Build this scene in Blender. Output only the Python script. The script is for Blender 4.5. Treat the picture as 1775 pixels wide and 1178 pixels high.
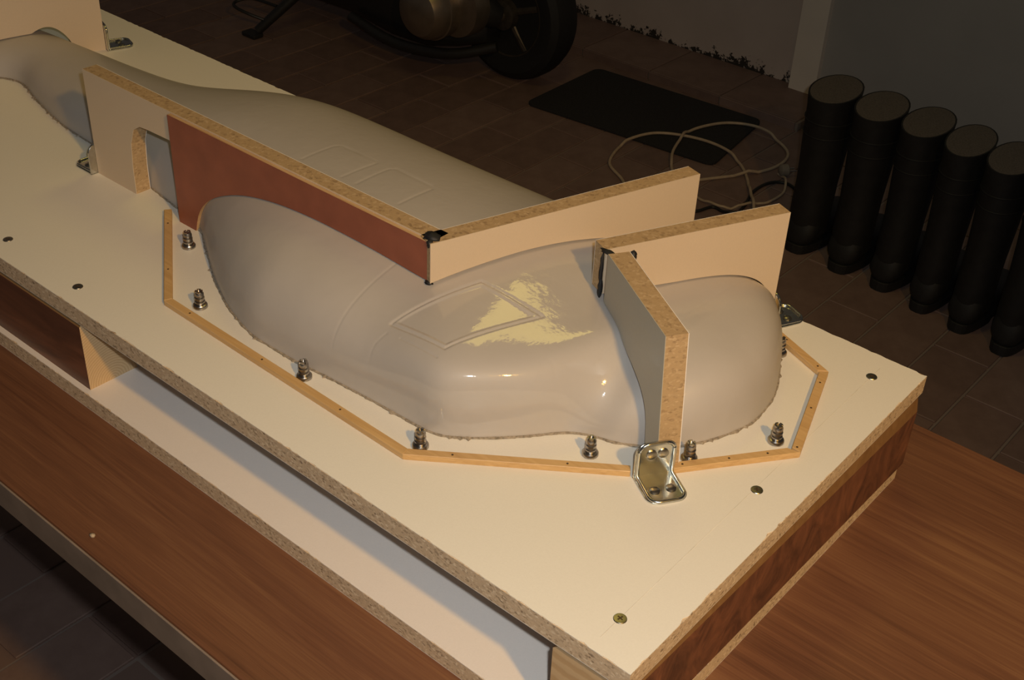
import bpy, bmesh, math, random
import numpy as np
from mathutils import Vector, Matrix

random.seed(7)
rng = np.random.RandomState(11)
for o in list(bpy.data.objects):
    bpy.data.objects.remove(o, do_unlink=True)
scene = bpy.context.scene
COL = scene.collection
FOCAL = 2191.68               # focal length in pixels of a 1775 px wide frame
ROW0, ROW1, ROW2 = (.756430, .652767, .041341), (.394546, -.404964, -.824826), (-.521678, .640234, -.563873)   # camera right, down, forward
CEIL, CEIL_E = (-.84, 1.08, 2.4), 2.3
ZT = .865                     # height of the mould board's upper face above the floor

# ------------------------------------------------------------------ camera
cam_d = bpy.data.cameras.new('camera')
cam = bpy.data.objects.new('camera', cam_d)
COL.objects.link(cam)
scene.camera = cam
cam_d.sensor_fit = 'HORIZONTAL'
cam_d.sensor_width = 36.
cam_d.lens = 36.*FOCAL/1775.
cam_d.clip_start = .02
cam_d.clip_end = 60
_r = Vector(ROW0); _d = Vector(ROW1); _f = Vector(ROW2)
_m = Matrix((_r, -_d, -_f)).transposed().to_4x4()
_m.translation = Vector((.2893, -.4963, ZT+.65))
cam.matrix_world = _m

# ------------------------------------------------------------------ world, lamps, exposure
world = bpy.data.worlds.new('room_air')
scene.world = world
world.use_nodes = True
bgn = world.node_tree.nodes['Background']
bgn.inputs[0].default_value = (1.0, .87, .78, 1)
bgn.inputs[1].default_value = .034

def lamp(name, kind, loc, energy, color, size=.03, target=None, size_y=None):
    d = bpy.data.lights.new(name, kind)
    d.energy = energy; d.color = color
    if kind == 'AREA':
        d.shape = 'RECTANGLE' if size_y else 'DISK'
        d.size = size
        if size_y: d.size_y = size_y
    else:
        d.shadow_soft_size = size
    o = bpy.data.objects.new(name, d)
    COL.objects.link(o)
    o.location = loc
    if target is not None:
        o.rotation_euler = (Vector(target)-Vector(loc)).to_track_quat('-Z', 'Y').to_euler()
    return o
lamp('camera_flash', 'POINT', (.2893+.035, -.4963+.02, ZT+.65+.05), 21., (.98, 1., .97), .012)
spot = lamp('clamp_lamp', 'SPOT', (1.20, -.50, ZT+1.38), 89., (1., .54, .10), .05, (-.05, .12, ZT))
spot.data.spot_size = math.radians(59); spot.data.spot_blend = 1.
lamp('ceiling_lamp', 'AREA', CEIL, CEIL_E, (1., .76, .16), .28, None, .62)      # long fitting, facing straight down

scene.view_settings.view_transform = 'Standard'
scene.view_settings.look = 'None'
scene.view_settings.gamma = 1
scene.view_settings.use_curve_mapping = False
scene.view_settings.exposure = 0.

# ------------------------------------------------------------------ materials
def nt(name):
    m = bpy.data.materials.new(name); m.use_nodes = True
    t = m.node_tree; b = t.nodes['Principled BSDF']
    return m, t, b
def N(t, k, **kw):
    n = t.nodes.new(k)
    for a, v in kw.items():
        if a.startswith('i_'): n.inputs[a[2:].replace('_', ' ')].default_value = v
        else: setattr(n, a, v)
    return n
def coords(t, scale=(1, 1, 1), rot=(0, 0, 0), space='Object'):
    tc = N(t, 'ShaderNodeTexCoord'); mp = N(t, 'ShaderNodeMapping')
    mp.inputs['Scale'].default_value = scale; mp.inputs['Rotation'].default_value = rot
    t.links.new(tc.outputs[space], mp.inputs['Vector'])
    return mp.outputs['Vector']
def ramp(t, fac, stops, interp='LINEAR'):
    r = N(t, 'ShaderNodeValToRGB'); cr = r.color_ramp; cr.interpolation = interp
    while len(cr.elements) < len(stops): cr.elements.new(.5)
    for e, (p, c) in zip(cr.elements, stops):
        e.position = p; e.color = (*c, 1)
    t.links.new(fac, r.inputs['Fac'])
    return r.outputs['Color']
def bump(t, b, height, strength=.2, dist=.001):
    bn = N(t, 'ShaderNodeBump'); bn.inputs['Strength'].default_value = strength; bn.inputs['Distance'].default_value = dist
    t.links.new(height, bn.inputs['Height']); t.links.new(bn.outputs['Normal'], b.inputs['Normal'])
def plain(name, col, rough=.5, metal=0., nscale=60., var=.12, bstr=0., coat=0.):
    m, t, b = nt(name)
    v = coords(t)
    n = N(t, 'ShaderNodeTexNoise', i_Scale=nscale, i_Detail=4.)
    t.links.new(v, n.inputs['Vector'])
    lo = tuple(c*(1-var) for c in col); hi = tuple(min(1, c*(1+var)) for c in col)
    t.links.new(ramp(t, n.outputs['Fac'], [(.3, lo), (.7, hi)]), b.inputs['Base Color'])
    b.inputs['Roughness'].default_value = rough; b.inputs['Metallic'].default_value = metal
    b.inputs['Coat Weight'].default_value = coat
    if bstr: bump(t, b, n.outputs['Fac'], bstr)
    return m
def chip(name, dark, mid, light, scale=380.):
    m, t, b = nt(name)
    v = coords(t, (1, 1, 1.6))
    vo = N(t, 'ShaderNodeTexVoronoi', i_Scale=scale); t.links.new(v, vo.inputs['Vector'])
    n = N(t, 'ShaderNodeTexNoise', i_Scale=scale*.55, i_Detail=5., i_Roughness=.7); t.links.new(v, n.inputs['Vector'])
    sep = N(t, 'ShaderNodeSeparateColor'); t.links.new(vo.outputs['Color'], sep.inputs[0])
    mx = N(t, 'ShaderNodeMath', operation='ADD'); t.links.new(sep.outputs[0], mx.inputs[0]); t.links.new(n.outputs['Fac'], mx.inputs[1])
    hf = N(t, 'ShaderNodeMath', operation='MULTIPLY'); t.links.new(mx.outputs[0], hf.inputs[0]); hf.inputs[1].default_value = .5
    t.links.new(ramp(t, hf.outputs[0], [(.18, dark), (.36, mid), (.62, mid), (.85, light)]), b.inputs['Base Color'])
    b.inputs['Roughness'].default_value = .85
    bump(t, b, hf.outputs[0], .6, .0012)
    return m
def wood(name, dark, light, scale=(3, 60, 60), dist=3., rough=.5, rings=False, bstr=.1, coat=0.):
    m, t, b = nt(name)
    v = coords(t, scale)
    n = N(t, 'ShaderNodeTexNoise', i_Scale=1., i_Detail=6., i_Roughness=.62, i_Distortion=dist); t.links.new(v, n.inputs['Vector'])
    if rings:
        w = N(t, 'ShaderNodeTexWave', wave_type='RINGS', i_Scale=1., i_Distortion=1.5, i_Detail=2.); t.links.new(v, w.inputs['Vector'])
        fac = w.outputs['Fac']
    else: fac = n.outputs['Fac']
    t.links.new(ramp(t, fac, [(.28, dark), (.72, light)]), b.inputs['Base Color'])
    b.inputs['Roughness'].default_value = rough; b.inputs['Coat Weight'].default_value = coat
    bump(t, b, fac, bstr, .0006)
    return m

M_MEL = plain('cream_melamine', (.80, .775, .715), .42, nscale=900., var=.02)
M_MELW = plain('white_melamine', (.82, .775, .755), .45, nscale=900., var=.02)
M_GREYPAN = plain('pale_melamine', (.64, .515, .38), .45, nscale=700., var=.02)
M_CHIP = chip('chipboard_edge', (.20, .14, .09), (.62, .48, .33), (.88, .75, .57))
M_CHIPW = chip('chipboard_sawn', (.27, .175, .09), (.45, .31, .165), (.58, .42, .25))
M_BROWN = plain('brown_film_plywood', (.285, .088, .050), .5, nscale=35., var=.12, bstr=.05)
M_PLY = wood('plywood_edge', (.42, .24, .10), (.70, .48, .27), (8, 200, 900))
M_PINE = wood('pine_strip', (.50, .30, .12), (.68, .45, .21), (6, 90, 300), 1.5)
M_BEAM = wood('stained_beam', (.055, .026, .020), (.26, .108, .060), (2.2, 22, 14), 2.2, .42)
M_BEAM_EDGE = wood('beam_lit_edge', (.20, .105, .04), (.30, .17, .07), (4, 60, 60), 1.)  # lighter chamfer wood; the golden glow of a lit edge is put into its colour
M_ENDGR = wood('end_grain', (.54, .37, .20), (.62, .45, .26), (110, 110, 110), 2., .7, True)
M_STEEL = plain('machined_steel', (.42, .40, .38), .28, 1., 300., .1)
M_ZINC = plain('zinc_plate', (.62, .63, .60), .22, 1., 120., .12)
M_SCREW = plain('dull_screw', (.34, .32, .28), .34, 1., 300., .2)
M_NAIL = plain('nail_head', (.06, .035, .02), .5)
M_PUTTY = plain('black_putty', (.012, .012, .014), .6, nscale=200., bstr=.4)
M_RAG = plain('resin_putty', (.30, .255, .20), .8, nscale=400., var=.4, bstr=.5)
M_PENCIL = plain('pencil', (.72, .68, .61), .7)
M_WALL = None
def wall_mat():
    m, t, b = nt('plaster_wall')
    g = N(t, 'ShaderNodeNewGeometry'); sp = N(t, 'ShaderNodeSeparateXYZ'); t.links.new(g.outputs['Position'], sp.inputs[0])
    n = N(t, 'ShaderNodeTexNoise', i_Scale=26., i_Detail=6., i_Roughness=.75); t.links.new(g.outputs['Position'], n.inputs['Vector'])
    n2 = N(t, 'ShaderNodeTexNoise', i_Scale=6., i_Detail=3.); t.links.new(g.outputs['Position'], n2.inputs['Vector'])
    # broken plaster at the foot of the wall: ragged dark chips
    a = N(t, 'ShaderNodeMath', operation='SUBTRACT'); t.links.new(n.outputs['Fac'], a.inputs[0]); a.inputs[1].default_value = .47
    k = N(t, 'ShaderNodeMath', operation='MULTIPLY'); t.links.new(a.outputs[0], k.inputs[0]); k.inputs[1].default_value = .26
    z = N(t, 'ShaderNodeMath', operation='SUBTRACT'); t.links.new(sp.outputs['Z'], z.inputs[0]); z.inputs[1].default_value = .028
    lt = N(t, 'ShaderNodeMath', operation='LESS_THAN'); t.links.new(z.outputs[0], lt.inputs[0]); t.links.new(k.outputs[0], lt.inputs[1])
    base = ramp(t, n2.outputs['Fac'], [(.3, (.54, .445, .405)), (.7, (.61, .51, .465))])
    mx = N(t, 'ShaderNodeMix', data_type='RGBA'); t.links.new(lt.outputs[0], mx.inputs[0])
    t.links.new(base, mx.inputs[6]); mx.inputs[7].default_value = (.035, .028, .022, 1)
    t.links.new(mx.outputs[2], b.inputs['Base Color']); b.inputs['Roughness'].default_value = .9
    return m
M_WALL = wall_mat()
M_WALLG = plain('grey_painted_wall', (.40, .375, .36), .8, nscale=5., var=.06)
M_PILLAR = plain('light_pillar_paint', (.80, .70, .61), .75, nscale=6., var=.05)

ROW = .12893; TL = 2*ROW
def tile_mat():
    m, t, b = nt('brown_floor_tile')
    oi = N(t, 'ShaderNodeObjectInfo')
    v = coords(t, (14, 14, 14))
    n = N(t, 'ShaderNodeTexNoise', i_Scale=1., i_Detail=5., i_Roughness=.65); t.links.new(v, n.inputs['Vector'])
    add = N(t, 'ShaderNodeMath', operation='MULTIPLY_ADD'); t.links.new(oi.outputs['Random'], add.inputs[0]); add.inputs[1].default_value = .30; 
    t.links.new(n.outputs['Fac'], add.inputs[2])
    t.links.new(ramp(t, add.outputs[0], [(.35, (.165, .107, .092)), (.65, (.215, .142, .122)), (.95, (.265, .182, .158))]), b.inputs['Base Color'])
    b.inputs['Roughness'].default_value = .55
    bump(t, b, n.outputs['Fac'], .15, .002)
    return m
M_TILE = tile_mat()
def floor_mat():
    m, t, b = nt('tiled_floor')
    g = N(t, 'ShaderNodeNewGeometry'); sp = N(t, 'ShaderNodeSeparateXYZ'); t.links.new(g.outputs['Position'], sp.inputs[0])
    cb = N(t, 'ShaderNodeCombineXYZ')
    def off(sock, o, mul=1.):
        a = N(t, 'ShaderNodeMath', operation='MULTIPLY_ADD'); t.links.new(sock, a.inputs[0]); a.inputs[1].default_value = mul; a.inputs[2].default_value = o
        return a.outputs[0]
    # rows counted along -X from X=-.1894 ; odd rows have a joint at Y=1.8487
    t.links.new(off(sp.outputs['Y'], -1.8487+ROW+TL*40), cb.inputs[0])
    t.links.new(off(sp.outputs['X'], -.1894+ROW*80, -1.), cb.inputs[1])
    br = N(t, 'ShaderNodeTexBrick', offset=.5, offset_frequency=2)
    t.links.new(cb.outputs[0], br.inputs['Vector'])
    br.inputs['Scale'].default_value = 1.; br.inputs['Mortar Size'].default_value = .003
    br.inputs['Brick Width'].default_value = TL; br.inputs['Row Height'].default_value = ROW
    br.inputs['Color1'].default_value = (.195, .13, .11, 1); br.inputs['Color2'].default_value = (.225, .15, .13, 1)
    br.inputs['Mortar'].default_value = (.25, .20, .18, 1)
    t.links.new(br.outputs['Color'], b.inputs['Base Color']); b.inputs['Roughness'].default_value = .8
    return m
M_FLOOR = floor_mat()
M_GROUT = plain('grey_grout', (.22, .18, .16), .9)
M_MAT = plain('black_doormat', (.018, .018, .020), .95, nscale=500., var=.5, bstr=.8)
M_TABLE = None
def table_mat():
    m, t, b = nt('oak_laminate')
    v = coords(t, (1.6, 10, 10))
    n1 = N(t, 'ShaderNodeTexNoise', i_Scale=1., i_Detail=3., i_Distortion=.8); t.links.new(v, n1.inputs['Vector'])
    v2 = coords(t, (2.6, 75, 75)); n2 = N(t, 'ShaderNodeTexNoise', i_Scale=1., i_Detail=5., i_Roughness=.6, i_Distortion=1.6); t.links.new(v2, n2.inputs['Vector'])
    v3 = coords(t, (22, 800, 800)); n3 = N(t, 'ShaderNodeTexNoise', i_Scale=1., i_Detail=2.); t.links.new(v3, n3.inputs['Vector'])
    a = N(t, 'ShaderNodeMath', operation='MULTIPLY_ADD'); t.links.new(n2.outputs['Fac'], a.inputs[0]); a.inputs[1].default_value = .75; t.links.new(n1.outputs['Fac'], a.inputs[2])
    c = N(t, 'ShaderNodeMath', operation='MULTIPLY_ADD'); t.links.new(n3.outputs['Fac'], c.inputs[0]); c.inputs[1].default_value = .38; t.links.new(a.outputs[0], c.inputs[2])
    dv = N(t, 'ShaderNodeMath', operation='MULTIPLY'); t.links.new(c.outputs[0], dv.inputs[0]); dv.inputs[1].default_value = .48
    t.links.new(ramp(t, dv.outputs[0], [(.34, (.085, .035, .020)), (.52, (.170, .074, .038)), (.70, (.26, .130, .062))]), b.inputs['Base Color'])
    b.inputs['Roughness'].default_value = .42
    bump(t, b, c.outputs[0], .08, .0005)
    return m
M_TABLE = table_mat()
M_TEDGE = plain('table_edge_band', (.22, .17, .14), .6, nscale=25., var=.18)
M_BLACKMETAL = plain('black_metal', (.02, .02, .02), .45)
M_RUBBER = plain('black_rubber', (.009, .009, .009), .65, nscale=40., var=.3)
M_LINING = plain('boot_lining', (.11, .092, .080), .9, nscale=300., var=.2)
M_TYRE = plain('tyre_rubber', (.012, .012, .013), .7, nscale=90., bstr=.2)
M_ALU = plain('cast_aluminium', (.30, .25, .20), .38, .8, 30., .12)
M_DARKALU = plain('dark_wheel_metal', (.10, .085, .07), .45, .6, 60., .2)
M_CABLE = plain('beige_cable', (.46, .36, .26), .5)
M_BCABLE = plain('black_cable', (.012, .012, .012), .5)
M_PLUG = plain('grey_plug', (.25, .21, .17), .5)
def body_mat():
    m, t, b = nt('grey_gelcoat')
    v = coords(t, (9, 9, 9))
    n = N(t, 'ShaderNodeTexNoise', i_Scale=1., i_Detail=5., i_Roughness=.6); t.links.new(v, n.inputs['Vector'])
    t.links.new(ramp(t, n.outputs['Fac'], [(.3, (.445, .415, .395)), (.7, (.485, .452, .43))]), b.inputs['Base Color'])
    b.inputs['Roughness'].default_value = .5
    # only the cabin side has been polished; nose and cowling are still dull
    g = N(t, 'ShaderNodeNewGeometry'); sp = N(t, 'ShaderNodeSeparateXYZ'); t.links.new(g.outputs['Position'], sp.inputs[0])
    def mr(a, b0, b1):
        r = N(t, 'ShaderNodeMapRange', interpolation_type='SMOOTHSTEP'); t.links.new(a, r.inputs['Value'])
        r.inputs['From Min'].default_value = b0; r.inputs['From Max'].default_value = b1; return r.outputs[0]
    m1 = mr(sp.outputs['X'], -.42, -.33); m2 = mr(sp.outputs['X'], -.150, -.157)
    mu = N(t, 'ShaderNodeMath', operation='MULTIPLY'); t.links.new(m1, mu.inputs[0]); t.links.new(m2, mu.inputs[1])
    ad = N(t, 'ShaderNodeMath', operation='MULTIPLY_ADD'); t.links.new(mu.outputs[0], ad.inputs[0]); ad.inputs[1].default_value = .88; ad.inputs[2].default_value = .12
    t.links.new(ad.outputs[0], b.inputs['Coat Weight'])
    nb = N(t, 'ShaderNodeTexNoise', i_Scale=85., i_Detail=3.); tc = N(t, 'ShaderNodeTexCoord'); t.links.new(tc.outputs['Object'], nb.inputs['Vector'])
    bump(t, b, nb.outputs['Fac'], .16, .0015)
    t.links.new(b.inputs['Normal'].links[0].from_socket, b.inputs['Coat Normal'])
    b.inputs['Specular IOR Level'].default_value = .3
    b.inputs['Coat Roughness'].default_value = .07; b.inputs['Coat IOR'].default_value = 1.5
    return m
M_BODY = body_mat()

# ------------------------------------------------------------------ builders
def W(s, w, z=0.): return Vector((-s, w, ZT+z))
def tag(o, label=None, cat=None, group=None, kind=None):
    if label: o['label'] = label
    if cat: o['category'] = cat
    if group: o['group'] = group
    if kind: o['kind'] = kind
    return o
def empty(name, loc, rz=0.):
    e = bpy.data.objects.new(name, None); COL.objects.link(e)
    e.empty_display_size = .02; e.location = loc; e.rotation_euler = (0, 0, rz)
    return e
class MB:
    def __init__(self): self.v = []; self.f = []; self.m = []
    def add(self, vs, fs, mi=0):
        k = len(self.v); self.v += [tuple(p) for p in vs]; self.f += [tuple(i+k for i in q) for q in fs]; self.m += [mi]*len(fs)
        return self
    def box(self, x0, x1, y0, y1, z0, z1, mi=0):
        return self.add([(x0,y0,z0),(x1,y0,z0),(x1,y1,z0),(x0,y1,z0),(x0,y0,z1),(x1,y0,z1),(x1,y1,z1),(x0,y1,z1)],
            [(0,3,2,1),(4,5,6,7),(0,1,5,4),(1,2,6,5),(2,3,7,6),(3,0,4,7)], mi)
    def prism(self, poly, o, u, v, n, d0, d1, mi=0, side=None):
        o, u, v, n = Vector(o), Vector(u), Vector(v), Vector(n)
        a = [o+u*p[0]+v*p[1]+n*d0 for p in poly]; b = [o+u*p[0]+v*p[1]+n*d1 for p in poly]
        k = len(poly)
        self.add(a+b, [tuple(range(k-1, -1, -1)), tuple(range(k, 2*k))], mi)
        # side faces reference the same verts
        base = len(self.v)-2*k
        for i in range(k):
            j = (i+1) % k
            self.f.append((base+i, base+j, base+k+j, base+k+i)); self.m.append(mi if side is None else side)
        return self
    def lathe(self, prof, n=24, c=(0, 0, 0), mi=0, axis='Z', ang=None):
        vs = []; fs = []
        c = Vector(c)
        for r, z in prof:
            for i in range(n):
                a = 2*math.pi*i/n
                p = (r*math.cos(a), r*math.sin(a), z)
                if axis == 'Y': p = (p[0], p[2], p[1])
                if axis == 'X': p = (p[2], p[0], p[1])
                vs.append(c+Vector(p))
        for k in range(len(prof)-1):
            for i in range(n):
                j = (i+1) % n
                fs.append((k*n+i, k*n+j, (k+1)*n+j, (k+1)*n+i))
        fs.append(tuple(range(n-1, -1, -1))); fs.append(tuple(range((len(prof)-1)*n, len(prof)*n)))
        return self.add(vs, fs, mi)
    def loft(self, rings, closed=True, cap=True, mi=0):
        n = len(rings[0]); vs = [p for r in rings for p in r]; fs = []
        for k in range(len(rings)-1):
            for i in range(n if closed else n-1):
                j = (i+1) % n
                fs.append((k*n+i, k*n+j, (k+1)*n+j, (k+1)*n+i))
        if cap: fs += [tuple(range(n-1, -1, -1)), tuple(range((len(rings)-1)*n, len(rings)*n))]
        return self.add(vs, fs, mi)
    def tube(self, pts, r, n=10, mi=0):
        pts = [Vector(p) for p in pts]; rr = r if isinstance(r, (list, tuple)) else [r]*len(pts)
        rings = []; up = Vector((0, 0, 1)); prev = None
        for i, p in enumerate(pts):
            d = (pts[min(i+1, len(pts)-1)]-pts[max(i-1, 0)]).normalized()
            a = d.cross(up if abs(d.dot(up)) < .95 else Vector((1, 0, 0))).normalized()
            if prev is not None and a.dot(prev) < 0: a = -a
            prev = a; b = a.cross(d).normalized()
            rings.append([p+(a*math.cos(2*math.pi*k/n)+b*math.sin(2*math.pi*k/n))*rr[i] for k in range(n)])
        return self.loft(rings, mi=mi)
    def build(self, name, mats, parent=None, origin=None, smooth=False, bevel=0., seg=2, recalc=True, angle=35.):
        if not isinstance(mats, (list, tuple)): mats = [mats]
        o3 = Vector(origin) if origin is not None else Vector((0, 0, 0))
        me = bpy.data.meshes.new(name)
        me.from_pydata([tuple(Vector(p)-o3) for p in self.v], [], self.f)
        for m in mats: me.materials.append(m)
        me.polygons.foreach_set('material_index', self.m)
        if recalc or bevel:
            bm = bmesh.new(); bm.from_mesh(me)
            if recalc: bmesh.ops.recalc_face_normals(bm, faces=bm.faces)
            if bevel:
                es = [e for e in bm.edges if len(e.link_faces) == 2 and e.calc_face_angle(0) > math.radians(30)]
                bmesh.ops.bevel(bm, geom=es, offset=bevel, segments=seg, affect='EDGES', profile=.5)
            bm.to_mesh(me); bm.free()
        if smooth:
            for p in me.polygons: p.use_smooth = True
            me.set_sharp_from_angle(angle=math.radians(angle))
        ob = bpy.data.objects.new(name, me); COL.objects.link(ob)
        if parent is not None: ob.parent = parent
        else: ob.location = o3
        return ob
def copy_tree(o, parent=None):
    c = o.copy(); COL.objects.link(c)
    if parent is not None: c.parent = parent
    for ch in list(o.children): copy_tree(ch, c)
    return c
def smooth_path(pts, sub=8, closed=False):
    pts = [Vector(p) for p in pts]; out = []; n = len(pts)
    for i in range(n-1 if not closed else n):
        p0 = pts[max(i-1, 0)] if not closed else pts[i-1]; p1 = pts[i]; p2 = pts[(i+1) % n]; p3 = pts[min(i+2, n-1)] if not closed else pts[(i+2) % n]
        for k in range(sub):
            t = k/sub
            out.append(.5*((2*p1)+(p2-p0)*t+(2*p0-5*p1+4*p2-p3)*t*t+(3*p1-p0-3*p2+p3)*t**3))
    if not closed: out.append(pts[-1])
    return out

# ------------------------------------------------------------------ the room
floor = tag(MB().add([(-6, -3.2, -.004), (4, -3.2, -.004), (4, 2.9, -.004), (-6, 2.9, -.004), (-6, -3.2, -.06), (4, -3.2, -.06), (4, 2.9, -.06), (-6, 2.9, -.06)],
    [(0,1,2,3),(7,6,5,4),(0,4,5,1),(1,5,6,2),(2,6,7,3),(3,7,4,0)]).build('floor', M_FLOOR), 'brown rectangular floor tiles laid in running bond with grey joints', None, None, 'structure')
def in_view(p, mx=70):
    d = Vector(p)-_m.translation
    z = d.dot(_f)
    if z < .1: return False
    u = 887.5+FOCAL*d.dot(_r)/z; v = 589+FOCAL*d.dot(_d)/z
    return -mx < u < 1775+mx and -mx < v < 1178+mx
tb = MB()
hx, hy = ROW/2-.0032, TL/2-.0032
tb.box(-hx, hx, -hy, hy, -.008, .0)
tile0 = None
STEP_Y = 2.595
for k in range(-12, 40):
    xc = -.1894-ROW*(k+.5)
    y0 = 1.8487 if k % 2 else 1.9777
    for n_ in range(-16, 8):
        yc = y0+TL*(n_+.5)
        if yc-hy > STEP_Y-.02: continue
        under = (-.95 < xc < .15 and 0.06 < yc < .22)
        if not in_view((xc, yc, 0)) or under: continue
        if tile0 is None:
            o = tile0 = tb.build('tile', M_TILE, floor, bevel=.0015, seg=1)
        else:
            o = tile0.copy(); COL.objects.link(o)
        o.location = (xc, yc, random.uniform(-.0006, .0006))
        o.rotation_euler = (random.uniform(-.002, .002), random.uniform(-.002, .002), 0)
# low tiled step along the wall
step = tag(MB().box(-6, -1.22, STEP_Y+.004, 2.845, -.004, .021).build('trim_1', M_GROUT), 'low tiled step running along the foot of the wall', None, None, 'structure')
ts = MB().box(-.1265, .1265, STEP_Y+.006, 2.835, .019, .0255).build('tile', M_TILE, step, bevel=.0015, seg=1)
tr = MB().box(-.1265, .1265, STEP_Y-.002, STEP_Y+.004, -.003, .0235).build('tile', M_TILE, step, bevel=.001, seg=1)
for k in range(0, 12):
    a = ts if k == 0 else ts.copy(); b_ = tr if k == 0 else tr.copy()
    if k: COL.objects.link(a); COL.objects.link(b_)
    a.location.x = -1.355-.258*k; b_.location.x = -1.355-.258*k
tag(MB().box(-6, -1.372, 2.835, 2.95, -.004, 2.6).build('wall_back', M_WALL), 'plastered wall with a ragged broken edge at its foot', None, None, 'structure')
tag(MB().box(-1.372, -1.285, 2.80, 2.95, -.004, 2.6).build('trim_2', M_PILLAR), 'pale vertical strip at the end of the plastered wall', None, None, 'structure')
tag(MB().box(-1.285, 4, 2.82, 2.95, -.004, 2.6).build('wall_right', M_WALLG), 'grey wall behind the row of boots', None, None, 'structure')
# ------------------------------------------------------------------ table
TZ = ZT-.1148
tab_ = empty('work_table', (-.4, .21, 0)); OT = tab_.location.copy()
tag(tab_, 'brown oak-look work table carrying the stacked white boards', 'table')
MB().box(-1.75, 1.35, -.119, .543, TZ-.030, TZ).build('table_top', [M_TABLE], tab_, OT, bevel=.002)
MB().box(-1.75, 1.352, -.1215, -.1195, TZ-.034, TZ-.001).build('edge_band', M_TEDGE, tab_, OT, bevel=.0006)
for x in (-1.66, 1.26):
    for y in (.02, .40):
        MB().box(x-.03, x+.03, y-.03, y+.03, 0, TZ-.03).build('leg', M_BLACKMETAL, tab_, OT, bevel=.003)
MB().box(-1.66, 1.26, .19, .23, TZ-.075, TZ-.03).build('rail', M_BLACKMETAL, tab_, OT, bevel=.003)

# ------------------------------------------------------------------ boards
def ragged(poly, step=.006, amp=.0007, skip=()):
    out = []
    for i in range(len(poly)):
        a = Vector(poly[i]); b = Vector(poly[(i+1) % len(poly)]); d = b-a; L = d.length; nrm = Vector((-d.y, d.x))/L
        n = max(1, int(L/step)) if i not in skip else 1
        for k in range(n):
            j = abs(random.gauss(0, amp)) if (k and random.random() < .55) else 0.
            if k and random.random() < .03: j = amp*random.uniform(2, 4)
            p = a+d*(k/n)+nrm*(j if i not in skip else 0)
            out.append((p.x, p.y))
    return out
T = .0184
S_END = 1.42
def board(name, label, cor, ztop, mface, edgem, amp):
    o0 = W((cor[0][0]+cor[1][0])/2, cor[0][1], ztop-T)
    r = empty(name, o0); tag(r, label, 'board')
    poly = [(-a, b) for a, b in cor]
    MB().prism(poly, (0, 0, ZT), (1,0,0), (0,1,0), (0,0,1), ztop-T+.0006, ztop-.0006).build('core', edgem, r, o0, recalc=True)
    MB().prism(ragged(poly, .005, amp), (0, 0, ZT), (1,0,0), (0,1,0), (0,0,1), ztop-.0006, ztop).build('upper_facing', mface, r, o0)
    MB().prism(poly, (0, 0, ZT), (1,0,0), (0,1,0), (0,0,1), ztop-T, ztop-T+.0006).build('lower_facing', mface, r, o0)
    return r, o0
# corners in (s, w), ordered so that the ragged inset points inwards (counter-clockwise in x,y)
mould, OM = board('mould_board', 'cream upper board that carries the grey fuselage mould', [(S_END, 0), (0, 0), (.0076, .4586), (S_END, .4640)], 0., M_MEL, M_CHIP, .0006)
base, OB = board('base_board', 'white lower board lying on the brown table under the beams', [(S_END, -.0052), (.0045, -.0052), (.0085, .4500), (S_END, .4560)], -.0964, M_MELW, M_CHIP, .0004)
MB().prism([(-.0345, .012), (-.0440, .440), (-.0445, .440), (-.0350, .012)], (0,0,ZT), (1,0,0), (0,1,0), (0,0,1), 0, .00012).build('pencil_line', M_PENCIL, [c for c in mould.children if c.name.startswith('upper_facing')][0], OM)
# beams between the two boards
def beam(name, label, x0, x1, y0, y1):
    z0, z1 = ZT-.0964, ZT-T; c = .007
    o0 = Vector(((x0+x1)/2, (y0+y1)/2, z0)); r = empty(name, o0); tag(r, label, 'beam')
    return r, o0, z0, z1, c
def beam_x(name, label, x0, x1, y0, y1):
    r, o0, z0, z1, c = beam(name, label, x0, x1, y0, y1)
    prof = [(y0, z0), (y1, z0), (y1, z1-c), (y1-c, z1), (y0+c*.8, z1), (y0, z1-c*.8)]
    b = MB(); k = len(prof)
    b.add([(x0, *p) for p in prof]+[(x1, *p) for p in prof], [(k-1-i for i in range(k))], 1)
    b.f[-1] = tuple(range(k-1, -1, -1)); b.f.append(tuple(range(k, 2*k))); b.m.append(1)
    for i in range(k):
        j = (i+1) % k; b.f.append((i, j, k+j, k+i)); b.m.append(2 if i in (2, 4) else 0)
    b.build('timber', [M_BEAM, M_ENDGR, M_BEAM_EDGE], r, o0)
    return r
def beam_y(name, label, x0, x1, y0, y1):
    r, o0, z0, z1, c = beam(name, label, x0, x1, y0, y1)
    prof = [(x0, z0), (x1, z0), (x1, z1-.017), (x1-.003, z1), (x0+c, z1), (x0, z1-c)]
    b = MB(); k = len(prof)
    b.add([(p[0], y0, p[1]) for p in prof]+[(p[0], y1, p[1]) for p in prof], [tuple(range(k)), tuple(range(2*k-1, k-1, -1))], 1)
    for i in range(k):
        j = (i+1) % k; b.f.append((i, j, k+j, k+i)); b.m.append(2 if i in (2, 4) else 0)
    b.build('timber', [M_BEAM, M_ENDGR, M_BEAM_EDGE], r, o0)
    return r
beam_x('support_beam', 'dark stained beam with a pale sawn end under the left half of the cream board', -1.38, -.638, .001, .0545)
beam_y('support_beam', 'red-brown beam under the right-hand end of the cream board', -.066, -.0055, .002, .452)
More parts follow.
